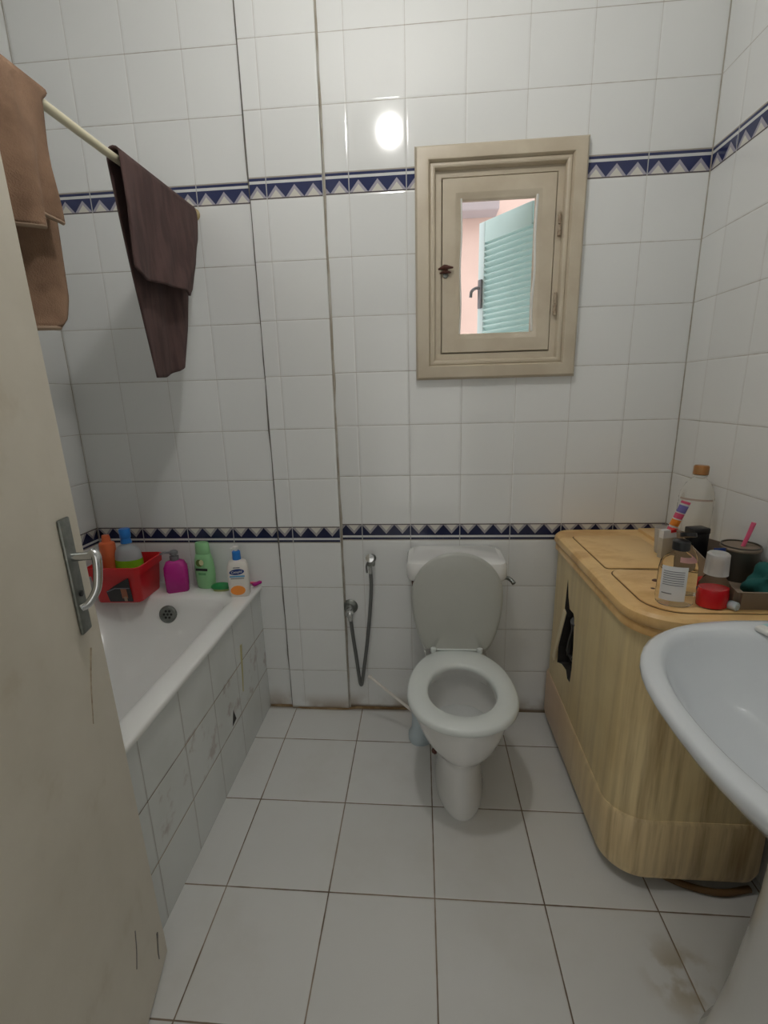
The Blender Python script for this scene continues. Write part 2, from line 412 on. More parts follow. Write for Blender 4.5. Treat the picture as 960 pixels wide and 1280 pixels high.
bm = B(); pring(bm, -.8765, -.4910, 1.5330, 2.1005, [(.002, .030), (0, -.001), (.002, -.004), (.044, -.004), (.047, -.003), (.056, .004), (.060, .005), (.066, .010), (.066, .026), (.02, .030), (.002, .030)])
sash = obj('sash', bm, M['cream'], win, angle=28)
bm = B(); tube(bm, catmull([(-.811, .006, 1.60), (-.808, .006, 1.7), (-.812, .006, 1.82), (-.808, .006, 1.93), (-.811, .006, 2.04)], 4), .003, 6)
tube(bm, catmull([(-.552, .006, 1.60), (-.556, .006, 1.69), (-.551, .006, 1.8), (-.555, .006, 1.92), (-.552, .006, 2.04)], 4), .0045, 6)
obj('putty_bead', bm, M['white'], sash, label='ragged white putty along the pane')
obj('pane', box(B(), -.825, -.536, .014, .017, 1.576, 2.055), mat('window glass', (1, 1, 1), .0, trans=1, ior=1.02), sash)
for z in (1.940, 1.686):
    bm = B(); tube(bm, [(-.477, -.008, z-.036), (-.477, -.008, z-.004)], .006, 10); tube(bm, [(-.477, -.007, z+.002), (-.477, -.007, z+.032)], .0048, 10)
    lathe(bm, [(.004, 0), (.006, .004), (.002, .010)], 10, Matrix.Translation((-.477, -.008, z+.032)))
    obj('hinge', bm, M['hinge'], win)
bm = B()
box(bm, -.875, -.856, -.012, -.002, 1.806, 1.830, .003)
tube(bm, [(-.890, -.010, 1.816), (-.868, -.020, 1.820), (-.838, -.018, 1.818)], [.003, .009, .003], 8); tube(bm, [(-.885, -.010, 1.803), (-.862, -.016, 1.806), (-.845, -.014, 1.803)], [.002, .006, .002], 8)
tube(bm, [(-.872, -.012, 1.812), (-.862, -.022, 1.806)], .004, 8)
obj('latch', bm, M['rust'], win, label='dark rusty window latch')
bm = B(); lathe(bm, [(.010, 0), (.008, .004), (.0, .005)], 12, Matrix.Translation((-.864, -.005, 1.796)) @ Matrix.Rotation(PI/2, 4, 'X')); obj('latch_plate', bm, M['dullchrome'], win)

# shutter opened outward from the right jamb
sh = thing('window_shutter', 'pale teal louvred shutter standing open outside the small window', 'shutter', (-.478, .215, 1.405), (0, 0, math.radians(128)))
W, H_ = .335, .700
bm = B()
for x0, x1, z0, z1 in ((0, .028, 0, H_), (.045, W-.035, 0, .06), (.045, W-.035, H_-.085, H_)):
    box(bm, x0, x1, -.014, .014, z0, z1, .003)
obj('shutter_frame', bm, M['shutter'], sh)
obj('edge_stile', box(B(), W-.035, W, -.014, .014, 0, H_, .003), M['shutterL'], sh, label='pale free edge of the shutter')
bm = B(); k = 0; z = .065
while z < H_-.088:
    Mx = Matrix.Translation((0, 0, z+.012)) @ Matrix.Rotation(math.radians(38), 4, 'X')
    box(bm, .026, W-.033, -.016, .016, -.003, .003, .0015, 1, Mx); z += .0235
obj('louvres', bm, M['shutter'], sh)
bm = B(); box(bm, W-.030, W-.008, .012, .024, .35, .47, .003); tube(bm, catmull([(W-.02, .018, .43), (W-.012, .035, .435), (W+.010, .042, .425), (W+.014, .044, .40)], 4), .007, 8)
obj('shutter_latch', bm, M['grey'], sh)

SOF0, SOF1 = 2.535, 2.60
struct('wall_outside', box(B(), -4.0, 2.0, 1.75, 1.9, -1.2, 4.4), M['pinkwall'])
struct('trim_5', box(B(), -1.0, -.44, 1.60, 1.75, SOF0, SOF1, .008), M['soffit'])

# ------------------------------------------------------------------ door leaf on the left, opened into the room
E = Vector((-1.615, -.997, 0)); hd = Vector((.22, -.975, 0)).normalized()
door = bpy.data.objects.new('door_1', None); link(door); door['kind'] = 'structure'
DA = math.atan2(hd.y, hd.x)
door.matrix_world = Matrix.Translation((E.x, E.y, .010)) @ Matrix.Rotation(math.radians(-.95), 4, 'Y') @ Matrix.Rotation(DA, 4, 'Z')
# local x: along the leaf towards the hinges, local +y: the face seen by the camera
bm = B(); DW, DH = .76, 2.07
# leaf outline with the chipped lower corner
prof = [(0, .0), (0, .10), (0, 1.9), (0, DH), (DW, DH), (DW, 0.0)]
prof = [(-.004, .000), (-.006, .045), (-.002, .07), (0, .12), (0, DH), (DW, DH), (DW, 0), (.3, 0)]
fr = [bm.verts.new((a, 0, b)) for a, b in prof]; bk = [bm.verts.new((a, -.038, b)) for a, b in prof]
bm.faces.new(fr); bm.faces.new(bk[::-1])
for i in range(len(prof)):
    j = (i+1) % len(prof); bm.faces.new((fr[i], bk[i], bk[j], fr[j]))
bmesh.ops.bevel(bm, geom=[e for e in bm.edges if abs(e.verts[0].co.y-e.verts[1].co.y) < .001], offset=.003, segments=2, affect='EDGES')
leaf = obj('door_leaf', bm, M['door'], door, angle=30)
hp = obj('handle_plate', box(B(), .040, .076, 0, .007, .940, 1.170, .003), M['dullchrome'], door)
bm = B(); tube(bm, [(.058, .006, 1.094), (.058, .046, 1.094)], .0085, 14)
tube(bm, catmull([(.056, .040, 1.100), (.060, .049, 1.092), (.064, .048, 1.06), (.070, .043, 1.03), (.080, .030, 1.008), (.088, .018, 1.002)], 5), [.0092, .0070], 14)
obj('lever_handle', bm, M['chrome'], hp)
bm = B(); lathe(bm, [(.006, 0), (.006, .003), (.0, .0035)], 14, Matrix.Translation((.058, .007, 1.02)) @ Matrix.Rotation(-PI/2, 4, 'X')); obj('keyhole', bm, M['dark'], hp)
def scuff(pts, r, m, name='scuff_mark'):
    bm = B(); tube(bm, catmull(pts, 4), r, 6); return obj(name, bm, m, door)
scuff([(.050, .0004, .90), (.075, .0004, .84), (.098, .0004, .76)], [.0022, .0012], M['hinge'])
scuff([(.115, .0003, .24), (.125, .0003, .20), (.140, .0003, .165)], [.0012, .0018], M['caulk'])
scuff([(.030, .0004, .11), (.042, .0004, .07), (.044, .0004, .045)], [.003, .0012], M['caulk'])

# ------------------------------------------------------------------ bathtub with tiled apron
tub = thing('bathtub', 'white built-in bathtub with a tiled front along the left wall', 'bathtub', (0, 0, 0))
TX0, TX1, TY0, TY1, TZ = XL+.003, -1.645, -1.752, -.003, .612
R = lambda x0, x1, y0, y1, r, z: rrect(x0, x1, y0, y1, r, z, 8)
rings = [R(TX0, TX1, TY0, TY1, .010, TZ-.022), R(TX0, TX1+.003, TY0, TY1, .012, TZ-.012), R(TX0, TX1+.001, TY0, TY1, .014, TZ-.004), R(TX0, TX1-.006, TY0+.004, TY1-.004, .016, TZ),
         R(TX0+.03, TX1-.055, TY0+.08, TY1-.115, .06, TZ+.001), R(TX0+.045, TX1-.072, TY0+.10, TY1-.135, .075, TZ-.004), R(TX0+.052, TX1-.084, TY0+.11, TY1-.147, .085, TZ-.016),
         R(TX0+.060, TX1-.095, TY0+.125, TY1-.157, .095, TZ-.05), R(TX0+.075, TX1-.105, TY0+.15, TY1-.185, .10, TZ-.11), R(TX0+.120, TX1-.125, TY0+.22, TY1-.265, .11, TZ-.20), R(TX0+.175, TX1-.15, TY0+.30, TY1-.38, .12, TZ-.28),
         R(TX0+.21, TX1-.175, TY0+.36, TY1-.46, .11, TZ-.305), R(TX0+.25, TX1-.215, TY0+.42, TY1-.54, .09, TZ-.315)]
bm = B(); loft(bm, rings, False, True); obj('tub_shell', bm, M['enamel'], tub, angle=60)
# apron: tiled panel
N = NT('bath apron tiles'); vec, x, y, z = N.pos()
u = N.ma('SUBTRACT', y, -.11); v2 = N.ma('SUBTRACT', z, -.003)
uf = N.ma('PINGPONG', u, .1); vf = N.ma('PINGPONG', v2, .0985)
d = N.ma('ADD', N.ma('MINIMUM', uf, vf), N.ma('MULTIPLY', N.ma('SUBTRACT', N.noise(vec, 22, 2), .5), .0022))
tl = N.ramp(d, .0010, .0026)
base = N.mix(N.ramp(N.noise(vec, 4, 4), .4, .7), (.72, .74, .72), (.66, .68, .65))
st = N.ma('MULTIPLY', N.ramp(N.noise(vec, 13, 4, .6), .56, .70), N.ma('MULTIPLY', N.ma('GREATER_THAN', z, .2), N.ma('LESS_THAN', z, .40)))
base = N.mix(N.ma('MULTIPLY', st, .45), base, (.33, .22, .19))
gc = N.mix(N.ma('LESS_THAN', vf, .0035), (.42, .41, .38), N.mix(N.ramp(N.noise(vec, 9, 3), .45, .65), (.30, .24, .16), (.14, .11, .08)))
c = N.mix(tl, gc, base)
N.l(c, N.b.inputs['Base Color']); N.l(N.mixf(tl, .7, .14), N.b.inputs['Roughness']); N.bump(N.ramp(d, 0, .006), .8, .0012)
ap = obj('tiled_apron', box(B(), -1.72, -1.660, TY0, -.001, .0, .594), N.m, tub, smooth=False)
bm = B(); box(bm, -1.6605, -1.6585, -.128, -.112, .44, .57, .0006, 1); box(bm, -1.6605, -1.6586, -.29, -.275, .30, .42, .0006, 1)
yst = obj('yellow_stain', B(), M['hem'], ap) if False else None
bm = B()
tube(bm, catmull([(-1.6600, -.255, .46), (-1.6600, -.262, .40), (-1.6600, -.268, .34), (-1.6600, -.278, .27)], 4), [.006, .003], 6)
obj('yellow_drip', bm, mat('yellow stain', (.46, .42, .22), .5), ap, label='yellowish drip stain on the tiles')
bm = B(); vs = [bm.verts.new(p) for p in ((-1.6596, -.400, .205), (-1.6596, -.362, .212), (-1.6596, -.380, .262), (-1.662, -.400, .205), (-1.662, -.362, .212), (-1.662, -.380, .262))]
bm.faces.new(vs[:3]); bm.faces.new(vs[:2:-1])
for i in range(3): bm.faces.new((vs[i], vs[(i+1) % 3], vs[(i+1) % 3+3], vs[i+3]))
obj('chipped_hole', bm, M['darkhole'], ap, smooth=False, label='small black chipped hole between tiles')
bm = B(); Mx = Matrix.Translation((-1.985, -.1735, .545)) @ Matrix.Rotation(math.radians(78), 4, 'X')
lathe(bm, [(.036, -.004), (.036, .004), (.031, .007), (.026, .004), (0, .004)], 28, Mx)
ov = obj('overflow_drain', bm, M['dullchrome'], tub)
bm = B()
for k in range(6):
    a = k*PI/3; lathe(bm, [(.0052, 0), (.0052, .0012), (0, .0014)], 10, Mx @ Matrix.Translation((.015*math.cos(a), .015*math.sin(a), .0036)))
lathe(bm, [(.0052, 0), (.0052, .0012), (0, .0014)], 10, Mx @ Matrix.Translation((0, 0, .0036)))
obj('overflow_holes', bm, M['dark'], ov)

# ------------------------------------------------------------------ ceiling lamp (seen as a reflection in the tiles)
lp = thing('ceiling_lamp', 'round white glowing lamp hanging under the ceiling, mirrored in the back wall tiles', 'lamp', (LAMP.x, LAMP.y, ZC))
bm = B(); lathe(bm, [(.05, 0), (.05, -.012), (.02, -.022), (.008, -.028), (.008, -.15), (.022, -.155), (.022, -.195), (.0, -.195)], 24); obj('lamp_holder', bm, M['white'], lp)
N = NT('lamp glow'); N.b.inputs['Base Color'].default_value = (.9, .9, .9, 1)
N.b.inputs['Emission Color'].default_value = (*LAMP_COLOR, 1); N.b.inputs['Emission Strength'].default_value = LAMP_STRENGTH
bm = B(); bmesh.ops.create_uvsphere(bm, u_segments=24, v_segments=16, radius=.053); bmesh.ops.translate(bm, verts=bm.verts, vec=(0, 0, LAMP.z-ZC))
obj('bulb', bm, N.m, lp)

# ------------------------------------------------------------------ toilet
TXC = -.825
to = thing('toilet', 'white toilet with its lid up, standing below the window', 'toilet', (TXC, 0, 0))
def egg(w, yf, yb, z, n=44, yc=None, e=1.0):
    yc = (yf*.42+yb*.58) if yc is None else yc
    return sup(0, yc, w, yc-yf, yb-yc, z, n, e)
out = [(.086, -.566, -.235, 0), (.088, -.568, -.235, .012), (.083, -.560, -.235, .03), (.080, -.552, -.235, .10), (.080, -.550, -.23, .17), (.084, -.556, -.22, .205), (.100, -.580, -.20, .228), (.126, -.608, -.195, .252),
       (.150, -.632, -.19, .290), (.166, -.647, -.18, .335), (.173, -.655, -.175, .372), (.174, -.657, -.172, .392), (.171, -.654, -.174, .401), (.160, -.643, -.19, .404)]
inn = [(.125, -.600, -.28, .404), (.118, -.592, -.292, .398), (.116, -.588, -.295, .370), (.134, -.600, -.285, .355), (.130, -.592, -.290, .33), (.105, -.560, -.32, .27), (.075, -.50, -.345, .225), (.045, -.44, -.36, .20), (.02, -.41, -.375, .195)]
bm = B(); loft(bm, [egg(*q) for q in out] + [egg(*q) for q in inn], True, True)
pan = obj('pan', bm, M['ceramic'], to, angle=50)
bm = B(); loft(bm, [egg(.112, -.570, -.31, .268), egg(.108, -.565, -.315, .2685)], True, True)
obj('pan_water', bm, mat('bowl water', (.62, .64, .63), .05, spec=.6), pan)
# ceramic shelf behind the bowl carrying the tank
bm = B(); loft(bm, [rrect(-.09, .09, -.26, -.012, .05, .22), rrect(-.11, .11, -.27, -.012, .05, .33), rrect(-.122, .122, -.27, -.012, .05, .385), rrect(-.118, .118, -.262, -.016, .045, .398)])
obj('rear_shelf', bm, M['ceramic'], to)
bm = B(); lathe(bm, [(.010, 0), (.012, .008), (.007, .016), (0, .018)], 12, Matrix.Translation((-.082, -.44, .165)) @ Matrix.Rotation(-PI/2, 4, 'Y')); obj('fixing_bolt', bm, M['rust'], to, label='rusty bolt on the side of the foot')
# seat ring
def seatpt(t):
    return egg(1, 0, 0, 0)
def seat_ring(wi, yfi, ybi, wo, yfo, ybo, prof, n=56):
    rings = []
    for s, z in prof:
        w = wi+(wo-wi)*s; yf = yfi+(yfo-yfi)*s; yb = ybi+(ybo-ybi)*s
        rings.append(sup(0, -.47, w, -.47-yf, yb+.47, z, n, 1-.06*s))
    return rings
pr_ = [(0, .412), (0, .420), (.03, .427), (.10, .431), (.5, .434), (.88, .431), (.97, .426), (1, .418), (1, .411), (.95, .407), (.1, .407), (0, .412)]
bm = B(); loft(bm, seat_ring(.112, -.594, -.318, .182, -.666, -.195, pr_), False, False)
obj('seat', bm, M['seat'], to, angle=60)
# lid (open), as a closed slab leaning against the tank
bm = B()
def lidring(s, d):
    pts = []
    for k in range(60):
        a = 2*PI*k/60; cx = math.cos(a); sy = math.sin(a)
        x = .170*s*sgnpow(cx, .94) if sy > 0 else .170*s*sgnpow(cx, .94)
        z = .652 + (.172*sy if sy > 0 else .300*sy)*s
        z = max(z, .436)
        pts.append((x, -.215 - d + (z-.43)*.012, z))
    return pts
loft(bm, [lidring(.90, -.010), lidring(.985, -.006), lidring(1.0, 0), lidring(.99, .007), lidring(.93, .011), lidring(.6, .0115)], True, True)
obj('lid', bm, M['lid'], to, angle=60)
bm = B(); tube(bm, [(-.075, -.222, .437), (.075, -.222, .437)], .006, 10)
for s in (-1, 1): lathe(bm, [(.012, 0), (.012, .018), (.006, .022)], 14, Matrix.Translation((s*.088, -.222, .426)))
obj('seat_hinge', bm, M['seat'], to)
# tank
bm = B(); loft(bm, [rrect(-.125, .125, -.165, -.006, .03, .385), rrect(-.15, .15, -.178, -.006, .03, .48), rrect(-.160, .160, -.184, -.006, .032, .70), rrect(-.160, .160, -.184, -.006, .032, .745)])
obj('tank', bm, M['ceramic'], to)
bm = B(); loft(bm, [rrect(-.160, .160, -.186, -.003, .03, .700), rrect(-.182, .182, -.202, -.002, .035, .706), rrect(-.188, .188, -.207, -.002, .038, .718), rrect(-.188, .188, -.207, -.002, .038, .762), rrect(-.182, .182, -.202, -.002, .036, .774), rrect(-.165, .165, -.19, -.002, .03, .780)])
obj('tank_lid', bm, M['ceramic'], to)
bm = B(); lathe(bm, [(.012, 0), (.012, .012), (.008, .016)], 14, Matrix.Translation((.160, -.12, .688)) @ Matrix.Rotation(PI/2, 4, 'Y'))
tube(bm, catmull([(.176, -.12, .688), (.198, -.124, .690), (.212, -.134, .684), (.220, -.146, .676)], 4), [.007, .009], 10)
obj('flush_lever', bm, M['dullchrome'], to)
bm = B(); tube(bm, [(-.160, -.181, .655), (-.162, -.180, .698)], [.004, .008], 8); obj('rust_stain', bm, M['rust'], to, label='brown rust mark under the tank lid')

# toilet brush
tb = thing('toilet_brush', 'toilet brush in a pale blue holder leaning out left of the toilet', 'brush', (-.966, -.185, 0))
bm = B(); lathe(bm, [(.046, 0), (.048, .008), (.048, .03), (.036, .045), (.032, .10), (.036, .135), (.034, .135), (.029, .10), (.03, .03), (0, .03)], 24); obj('holder', bm, M['brushblue'], tb)
bm = B(); tube(bm, [(.005, .0, .06), (-.03, .02, .115), (-.205, .070, .235)], [.006, .006, .006], 10)
lathe(bm, [(.004, -.008), (.009, -.004), (.009, .006), (.004, .010)], 10, Matrix.Translation((-.208, .071, .237)) @ Matrix.Rotation(-1, 4, 'Y')); st_ = obj('brush_handle', bm, M['offwhite'], tb)
bm = B(); lathe(bm, [(.012, .04), (.026, .05), (.026, .10), (.012, .115)], 20); obj('bristles', bm, M['white'], tb)

# ------------------------------------------------------------------ bidet hose
bd = thing('bidet_sprayer', 'grey metal bidet hose hanging in a loop from its valve left of the toilet', 'bidet sprayer', (-1.264, 0, .505))
bm = B(); RX = Matrix.Rotation(PI/2, 4, 'X'); lathe(bm, [(.033, 0), (.033, .003), (.024, .012), (.018, .014), (.018, .03), (.015, .034), (0, .034)], 26, RX)
obj('valve_cover', bm, M['dullchrome'], bd)
bm = B(); tube(bm, [(.003, -.03, 0), (.003, -.05, -.004)], .013, 14); tube(bm, [(.003, -.044, .008), (.006, -.044, -.045)], [.013, .010], 14); lathe(bm, [(.016, 0), (.016, .014), (.008, .020), (0, .02)], 16, Matrix.Translation((.004, -.048, -.008)) @ Matrix.Rotation(PI/2, 4, 'X')); obj('valve', bm, M['chrome'], bd)
bm = B(); tube(bm, catmull([(.006, -.044, -.04), (.012, -.040, -.12), (.021, -.034, -.22), (.029, -.032, -.31), (.034, -.032, -.352), (.038, -.031, -.363), (.042, -.030, -.352), (.050, -.030, -.30), (.068, -.030, -.18), (.086, -.030, -.03), (.097, -.032, .10), (.097, -.034, .175)], 6), .0078, 10)
obj('hose', bm, M['hose'], bd)
bm = B(); lathe(bm, [(.018, 0), (.018, .004), (.012, .008), (.012, .03), (0, .03)], 20, Matrix.Translation((.101, 0, .222)) @ RX)
box(bm, .086, .116, -.045, -.022, .200, .222, .004); obj('sprayer_holder', bm, M['dullchrome'], bd)
bm = B(); tube(bm, catmull([(.097, -.034, .165), (.096, -.036, .20), (.096, -.040, .228), (.099, -.058, .240)], 4), [.008, .009, .012, .015][0:1], 12)
lathe(bm, [(.010, 0), (.017, .006), (.017, .014), (0, .016)], 16, Matrix.Translation((.099, -.056, .240)) @ Matrix.Rotation(math.radians(70), 4, 'X'))
obj('sprayer_head', bm, M['chrome'], bd)
bm = B(); tube(bm, catmull([(.091, -.046, .224), (.083, -.052, .205), (.084, -.050, .175)], 4), .004, 8); obj('sprayer_trigger', bm, M['hose'], bd)

# ------------------------------------------------------------------ shower rail and towels
RXP = -1.766
rl = thing('shower_rail', 'cream painted rail over the bath fixed to the back wall', 'rail', (RXP, 0, 2.03))
bm = B(); tube(bm, [(0, -.008, .006), (0, -.5, -.012), (0, -1.0, -.018), (0, -1.755, -.024)], .0105, 16); obj('rod', bm, M['rail'], rl)
bm = B(); lathe(bm, [(.021, 0), (.021, .005), (.015, .010), (.014, .030), (0, .030)], 18, Matrix.Translation((0, -.0005, .006)) @ RX); obj('wall_socket', bm, mat('tarnished brass', (.42, .33, .18), .45, .3), rl, label='tarnished brass rail socket')
def lerp(a, b, t): return a+(b-a)*t
def interp(tab, t):
    for (a, va), (b, vb) in zip(tab, tab[1:]):
        if t <= b: return lerp(va, vb, (t-a)/(b-a) if b > a else 0)
    return tab[-1][1]
def rail_z(y): return 2.036 + interp([(-2, 0), (-1, .0)], -1) + lerp(0, -.020, min(1, -y/1.0))
def cloth(name, m, parent, ys, front_hem, back_hem, near_f, far_f, near_b, far_b, folds, amp, thick=.006, yfold=0.0):
    """towel thrown over the rail. s runs along the rail, t down the front (+x side) and down the back"""
    nS, nF = 54, 44
    bm = B(); rows = []
    for i in range(nS+1):
        s = i/nS; row = []
        y0 = lerp(ys[0], ys[1], s); zr = rail_z(y0)
        hf, hb = interp(front_hem, s), interp(back_hem, s)
        for k in range(nF, 0, -1):          # front, from hem up
            t = k/nF; z = zr + .008 - (zr-hf)*t
            y = lerp(interp(near_f, t), interp(far_f, t), s)
            f = amp*min(1, t*2.0+.12)
            x = RXP + .0135 + .010*t + f*(.55*math.sin(folds[0]*s+.9+t*.6) + .35*math.sin(folds[1]*s+2.1-t*.8) + .25*math.sin(folds[0]*2.3*s+5*t)) + .006 + yfold*min(1, t*3)*(1/(1+math.exp((s-.826)*220)))
            row.append((x, y, z))
        for k in range(0, 7):
            a = PI*k/6
            row.append((RXP + .0165*math.cos(a), y0, zr + .004 + .0145*math.sin(a)))
        for k in range(1, nF+1):
            t = k/nF; z = zr + .004 - (zr-hb)*t
            y = lerp(interp(near_b, t), interp(far_b, t), s)
            f = amp*min(1, t*2.0)*.85
            x = RXP - .0165 - .012*t + f*(.6*math.sin(folds[0]*.9*s+.2+t*.5) + .4*math.sin(folds[1]*.8*s+4-t)) - .004
            row.append((x, y, z))
        rows.append(row)
    vr = [[bm.verts.new(p) for p in r] for r in rows]
    for i in range(nS):
        for j in range(len(vr[0])-1): bm.faces.new((vr[i][j], vr[i+1][j], vr[i+1][j+1], vr[i][j+1]))
    o = obj(name, bm, m, parent, angle=180)
    md = o.modifiers.new('thick', 'SOLIDIFY'); md.thickness = thick; md.offset = 0
    return o, rows
def hem_line(rows, idx, r, m, parent):
    bm = B(); tube(bm, [rw[idx] for rw in rows], r, 8); return obj('hem', bm, m, parent)
dt = thing('dark_towel', 'dark brown towel hung over the rail, its back half hanging lower', 'towel', (0, 0, 0))
_, rw = cloth('towel_cloth', M['towel_dark'], dt, (-.462, -.03),
    front_hem=[(0, 1.735), (.10, 1.718), (.45, 1.726), (.78, 1.733), (.90, 1.722), (1, 1.75)], back_hem=[(0, 1.455), (.3, 1.458), (.8, 1.482), (1, 1.500)],
    near_f=[(0, -.470), (.4, -.492), (1, -.500)], far_f=[(0, -.035), (.10, -.028), (.35, -.036), (.65, -.072), (1, -.140)],
    near_b=[(0, -.462), (.5, -.41), (1, -.348)], far_b=[(0, -.035), (.5, -.08), (.75, -.115), (1, -.165)],
    folds=(9, 15), amp=.013)
tt = thing('tan_towel', 'tan bath towel with pale hems draped over the rail beside the door', 'towel', (0, 0, 0))
_, rw = cloth('towel_cloth', M['towel_tan'], tt, (-1.22, -.715),
    front_hem=[(0, 1.70), (.75, 1.718), (.822, 1.722), (.830, 1.756), (.92, 1.768), (1, 1.762)], back_hem=[(0, 1.53), (.8, 1.54), (1, 1.552)],
    near_f=[(0, -1.22), (1, -1.30)], far_f=[(0, -.715), (.10, -.742), (.6, -.752), (1, -.750)],
    near_b=[(0, -1.22), (1, -1.2)], far_b=[(0, -.72), (.5, -.71), (.85, -.715), (.95, -.730), (1, -.755)],
    folds=(15, 31), amp=.024, thick=.009, yfold=.009)
hem_line(rw, 0, .0050, M['hem'], tt); hem_line(rw, -1, .0055, M['hem'], tt)

# ------------------------------------------------------------------ things on the bath rim
ZR = TZ+.001
def bottle(bm, prof, sx=1, sy=1, M_=None, mis=None): return lathe(bm, prof, 28, M_, sx, sy, mis)
# red basket
rb = thing('red_basket', 'red plastic basket full of bottles at the back corner of the bath', 'basket', (-2.158, -.134, ZR), (0, 0, math.radians(2)))
rb.scale = (.90, 1, 1)
rings = [rrect(-.098, .098, -.078, .078, .02, 0), rrect(-.100, .100, -.080, .080, .02, .004), rrect(-.110, .110, -.092, .092, .022, .118), rrect(-.119, .119, -.101, .101, .025, .120), rrect(-.121, .121, -.103, .103, .025, .150),
         rrect(-.115, .115, -.097, .097, .023, .152), rrect(-.107, .107, -.089, .089, .02, .120), rrect(-.095, .095, -.076, .076, .018, .006)]
bm = B(); loft(bm, rings, True, True); obj('basket_body', bm, M['red'], rb, angle=35)
bm = B()
for k in range(5):
    box(bm, -.112, .112, -.0905+k*.0, -.084, .02+k*.02, .023+k*.02)
    
bm.free()
Mx = Matrix.Translation((.020, -.0893, .052)) @ Matrix.Rotation(math.radians(6), 4, 'X')
bm = B(); vs = []
pts = [(-.055, -.045), (.048, -.045), (.048, .058), (.02, .045), (-.02, .025), (-.062, .000), (-.058, -.03)]
a = [bm.verts.new(Mx @ Vector((p[0], -.0008, p[1]))) for p in pts]; b = [bm.verts.new(Mx @ Vector((p[0], .001, p[1]))) for p in pts]
bm.faces.new(a); bm.faces.new(b[::-1])
for i in range(len(pts)): bm.faces.new((a[i], b[i], b[(i+1) % len(pts)], a[(i+1) % len(pts)]))
lb = obj('picture_label', bm, M['black_label'], rb, smooth=False, label='torn black picture label on the front')
bm = B(); box(bm, .004, .030, -.0022, -.0008, -.030, .012, .0005, 1, Mx); obj('label_print', bm, M['skin_print'], lb)
bm = B(); box(bm, .012, .026, -.0030, -.002, -.042, -.022, .0005, 1, Mx); obj('label_print', bm, M['hem'], lb)
bm = B(); tube(bm, [Mx @ Vector(p) for p in ((-.058, -.0012, .0), (-.02, -.0012, .014), (.045, -.0012, .014))], .0022, 6); obj('label_band', bm, M['print'], lb)
# bottles in the basket
ZB = ZR+.007
ob = thing('orange_bottle', 'orange bottle standing at the wall end of the red basket', 'bottle', (-2.228, -.128, ZB+.002))
bm = B(); bottle(bm, [(.026, 0), (.030, .006), (.032, .205), (.030, .214), (.018, .220), (.016, .238), (.014, .246), (0, .247)], 1, .8); obj('bottle_body', bm, M['orange'], ob)
sb = thing('soap_bottle', 'clear bottle of green liquid with a tall blue cap in the red basket', 'bottle', (-2.147, -.124, ZB+.002))
bm = B(); bottle(bm, [(.0538, .1462), (.052, .165), (.046, .185), (.034, .198), (.018, .207), (.014, .212), (.014, .222)], 1, .72)
o = obj('bottle_body', bm, mat('milky clear plastic', (.62, .66, .68), .3, trans=.4, ior=1.1), sb)
bm = B(); bottle(bm, [(.0445, .001), (.0505, .008), (.0545, .06), (.0556, .130), (.0550, .146), (0, .146)], 1, .725); obj('green_liquid', bm, M['liqgreen'], sb)
bm = B(); bottle(bm, [(.021, .212), (.022, .214), (.018, .232), (.021, .236), (.022, .268), (.019, .272), (0, .272)], 1, .9); obj('cap', bm, M['bluecap'], sb)
# small bottle between
wb = thing('white_tube', 'small white tube leaning in the red basket by the door handle', 'tube', (-2.222, -.190, ZB+.002))
bm = B(); loft(bm, [sup(0, 0, .014, .014, .014, 0, 20), sup(0, 0, .015, .014, .014, .02, 20), sup(0, 0, .017, .010, .010, .08, 20), sup(0, 0, .020, .002, .002, .125, 20)]); obj('tube_body', bm, M['white'], wb)
# magenta pump bottle
mg = thing('pump_bottle', 'magenta pump bottle with a grey pump on the bath rim', 'bottle', (-1.975, -.088, ZR), (0, 0, math.radians(22)))
bm = B(); loft(bm, [rrect(-.040, .040, -.026, .026, .012, 0), rrect(-.044, .044, -.029, .029, .014, .006), rrect(-.046, .046, -.030, .030, .016, .08), rrect(-.045, .045, -.029, .029, .02, .108), rrect(-.036, .036, -.025, .025, .02, .128), rrect(-.018, .018, -.016, .016, .014, .136)])
obj('bottle_body', bm, M['magenta'], mg)
bm = B(); bottle(bm, [(.017, .134), (.018, .136), (.018, .152), (.010, .154), (.008, .160), (.017, .161), (.017, .172), (.012, .176), (0, .176)]); tube(bm, catmull([(-.008, 0, .168), (-.035, -.003, .171), (-.052, -.004, .166)], 4), [.006, .0035], 10); obj('pump', bm, M['grey'], mg)
# green shampoo bottle
gb = thing('shampoo_bottle', 'tall pale green shampoo bottle standing against the back wall', 'bottle', (-1.868, -.052, ZR), (0, 0, math.radians(-6)))
bm = B(); bottle(bm, [(.036, 0), (.041, .008), (.045, .05), (.045, .085), (.041, .125), (.034, .150), (.0305, .152)], 1, .55); obj('bottle_body', bm, M['green'], gb)
bm = B(); bottle(bm, [(.0315, .151), (.033, .153), (.030, .196), (.027, .200), (0, .2)], 1, .6); obj('cap', bm, M['green'], gb)
bm = B(); loft(bm, [sup(-.006, 0, .016, .016, .016, 0, 20), sup(-.006, 0, .015, .015, .015, .003, 20)], M=Matrix.Translation((0, -.0245, .116)) @ RX @ Matrix.Rotation(0, 4, 'Z')); obj('fruit_print', bm, mat('olive print', (.10, .16, .03), .5), gb)
bm = B(); loft(bm, [sup(.004, 0, .010, .012, .012, 0, 20), sup(.004, 0, .010, .012, .012, .0018, 20)], M=Matrix.Translation((0, -.0260, .119)) @ RX); obj('flower_print', bm, mat('cream print', (.72, .70, .40), .5), gb)
bm = B(); box(bm, -.026, .026, -.0262, -.022, .082, .092, .001); obj('name_band', bm, M['dark'], gb)
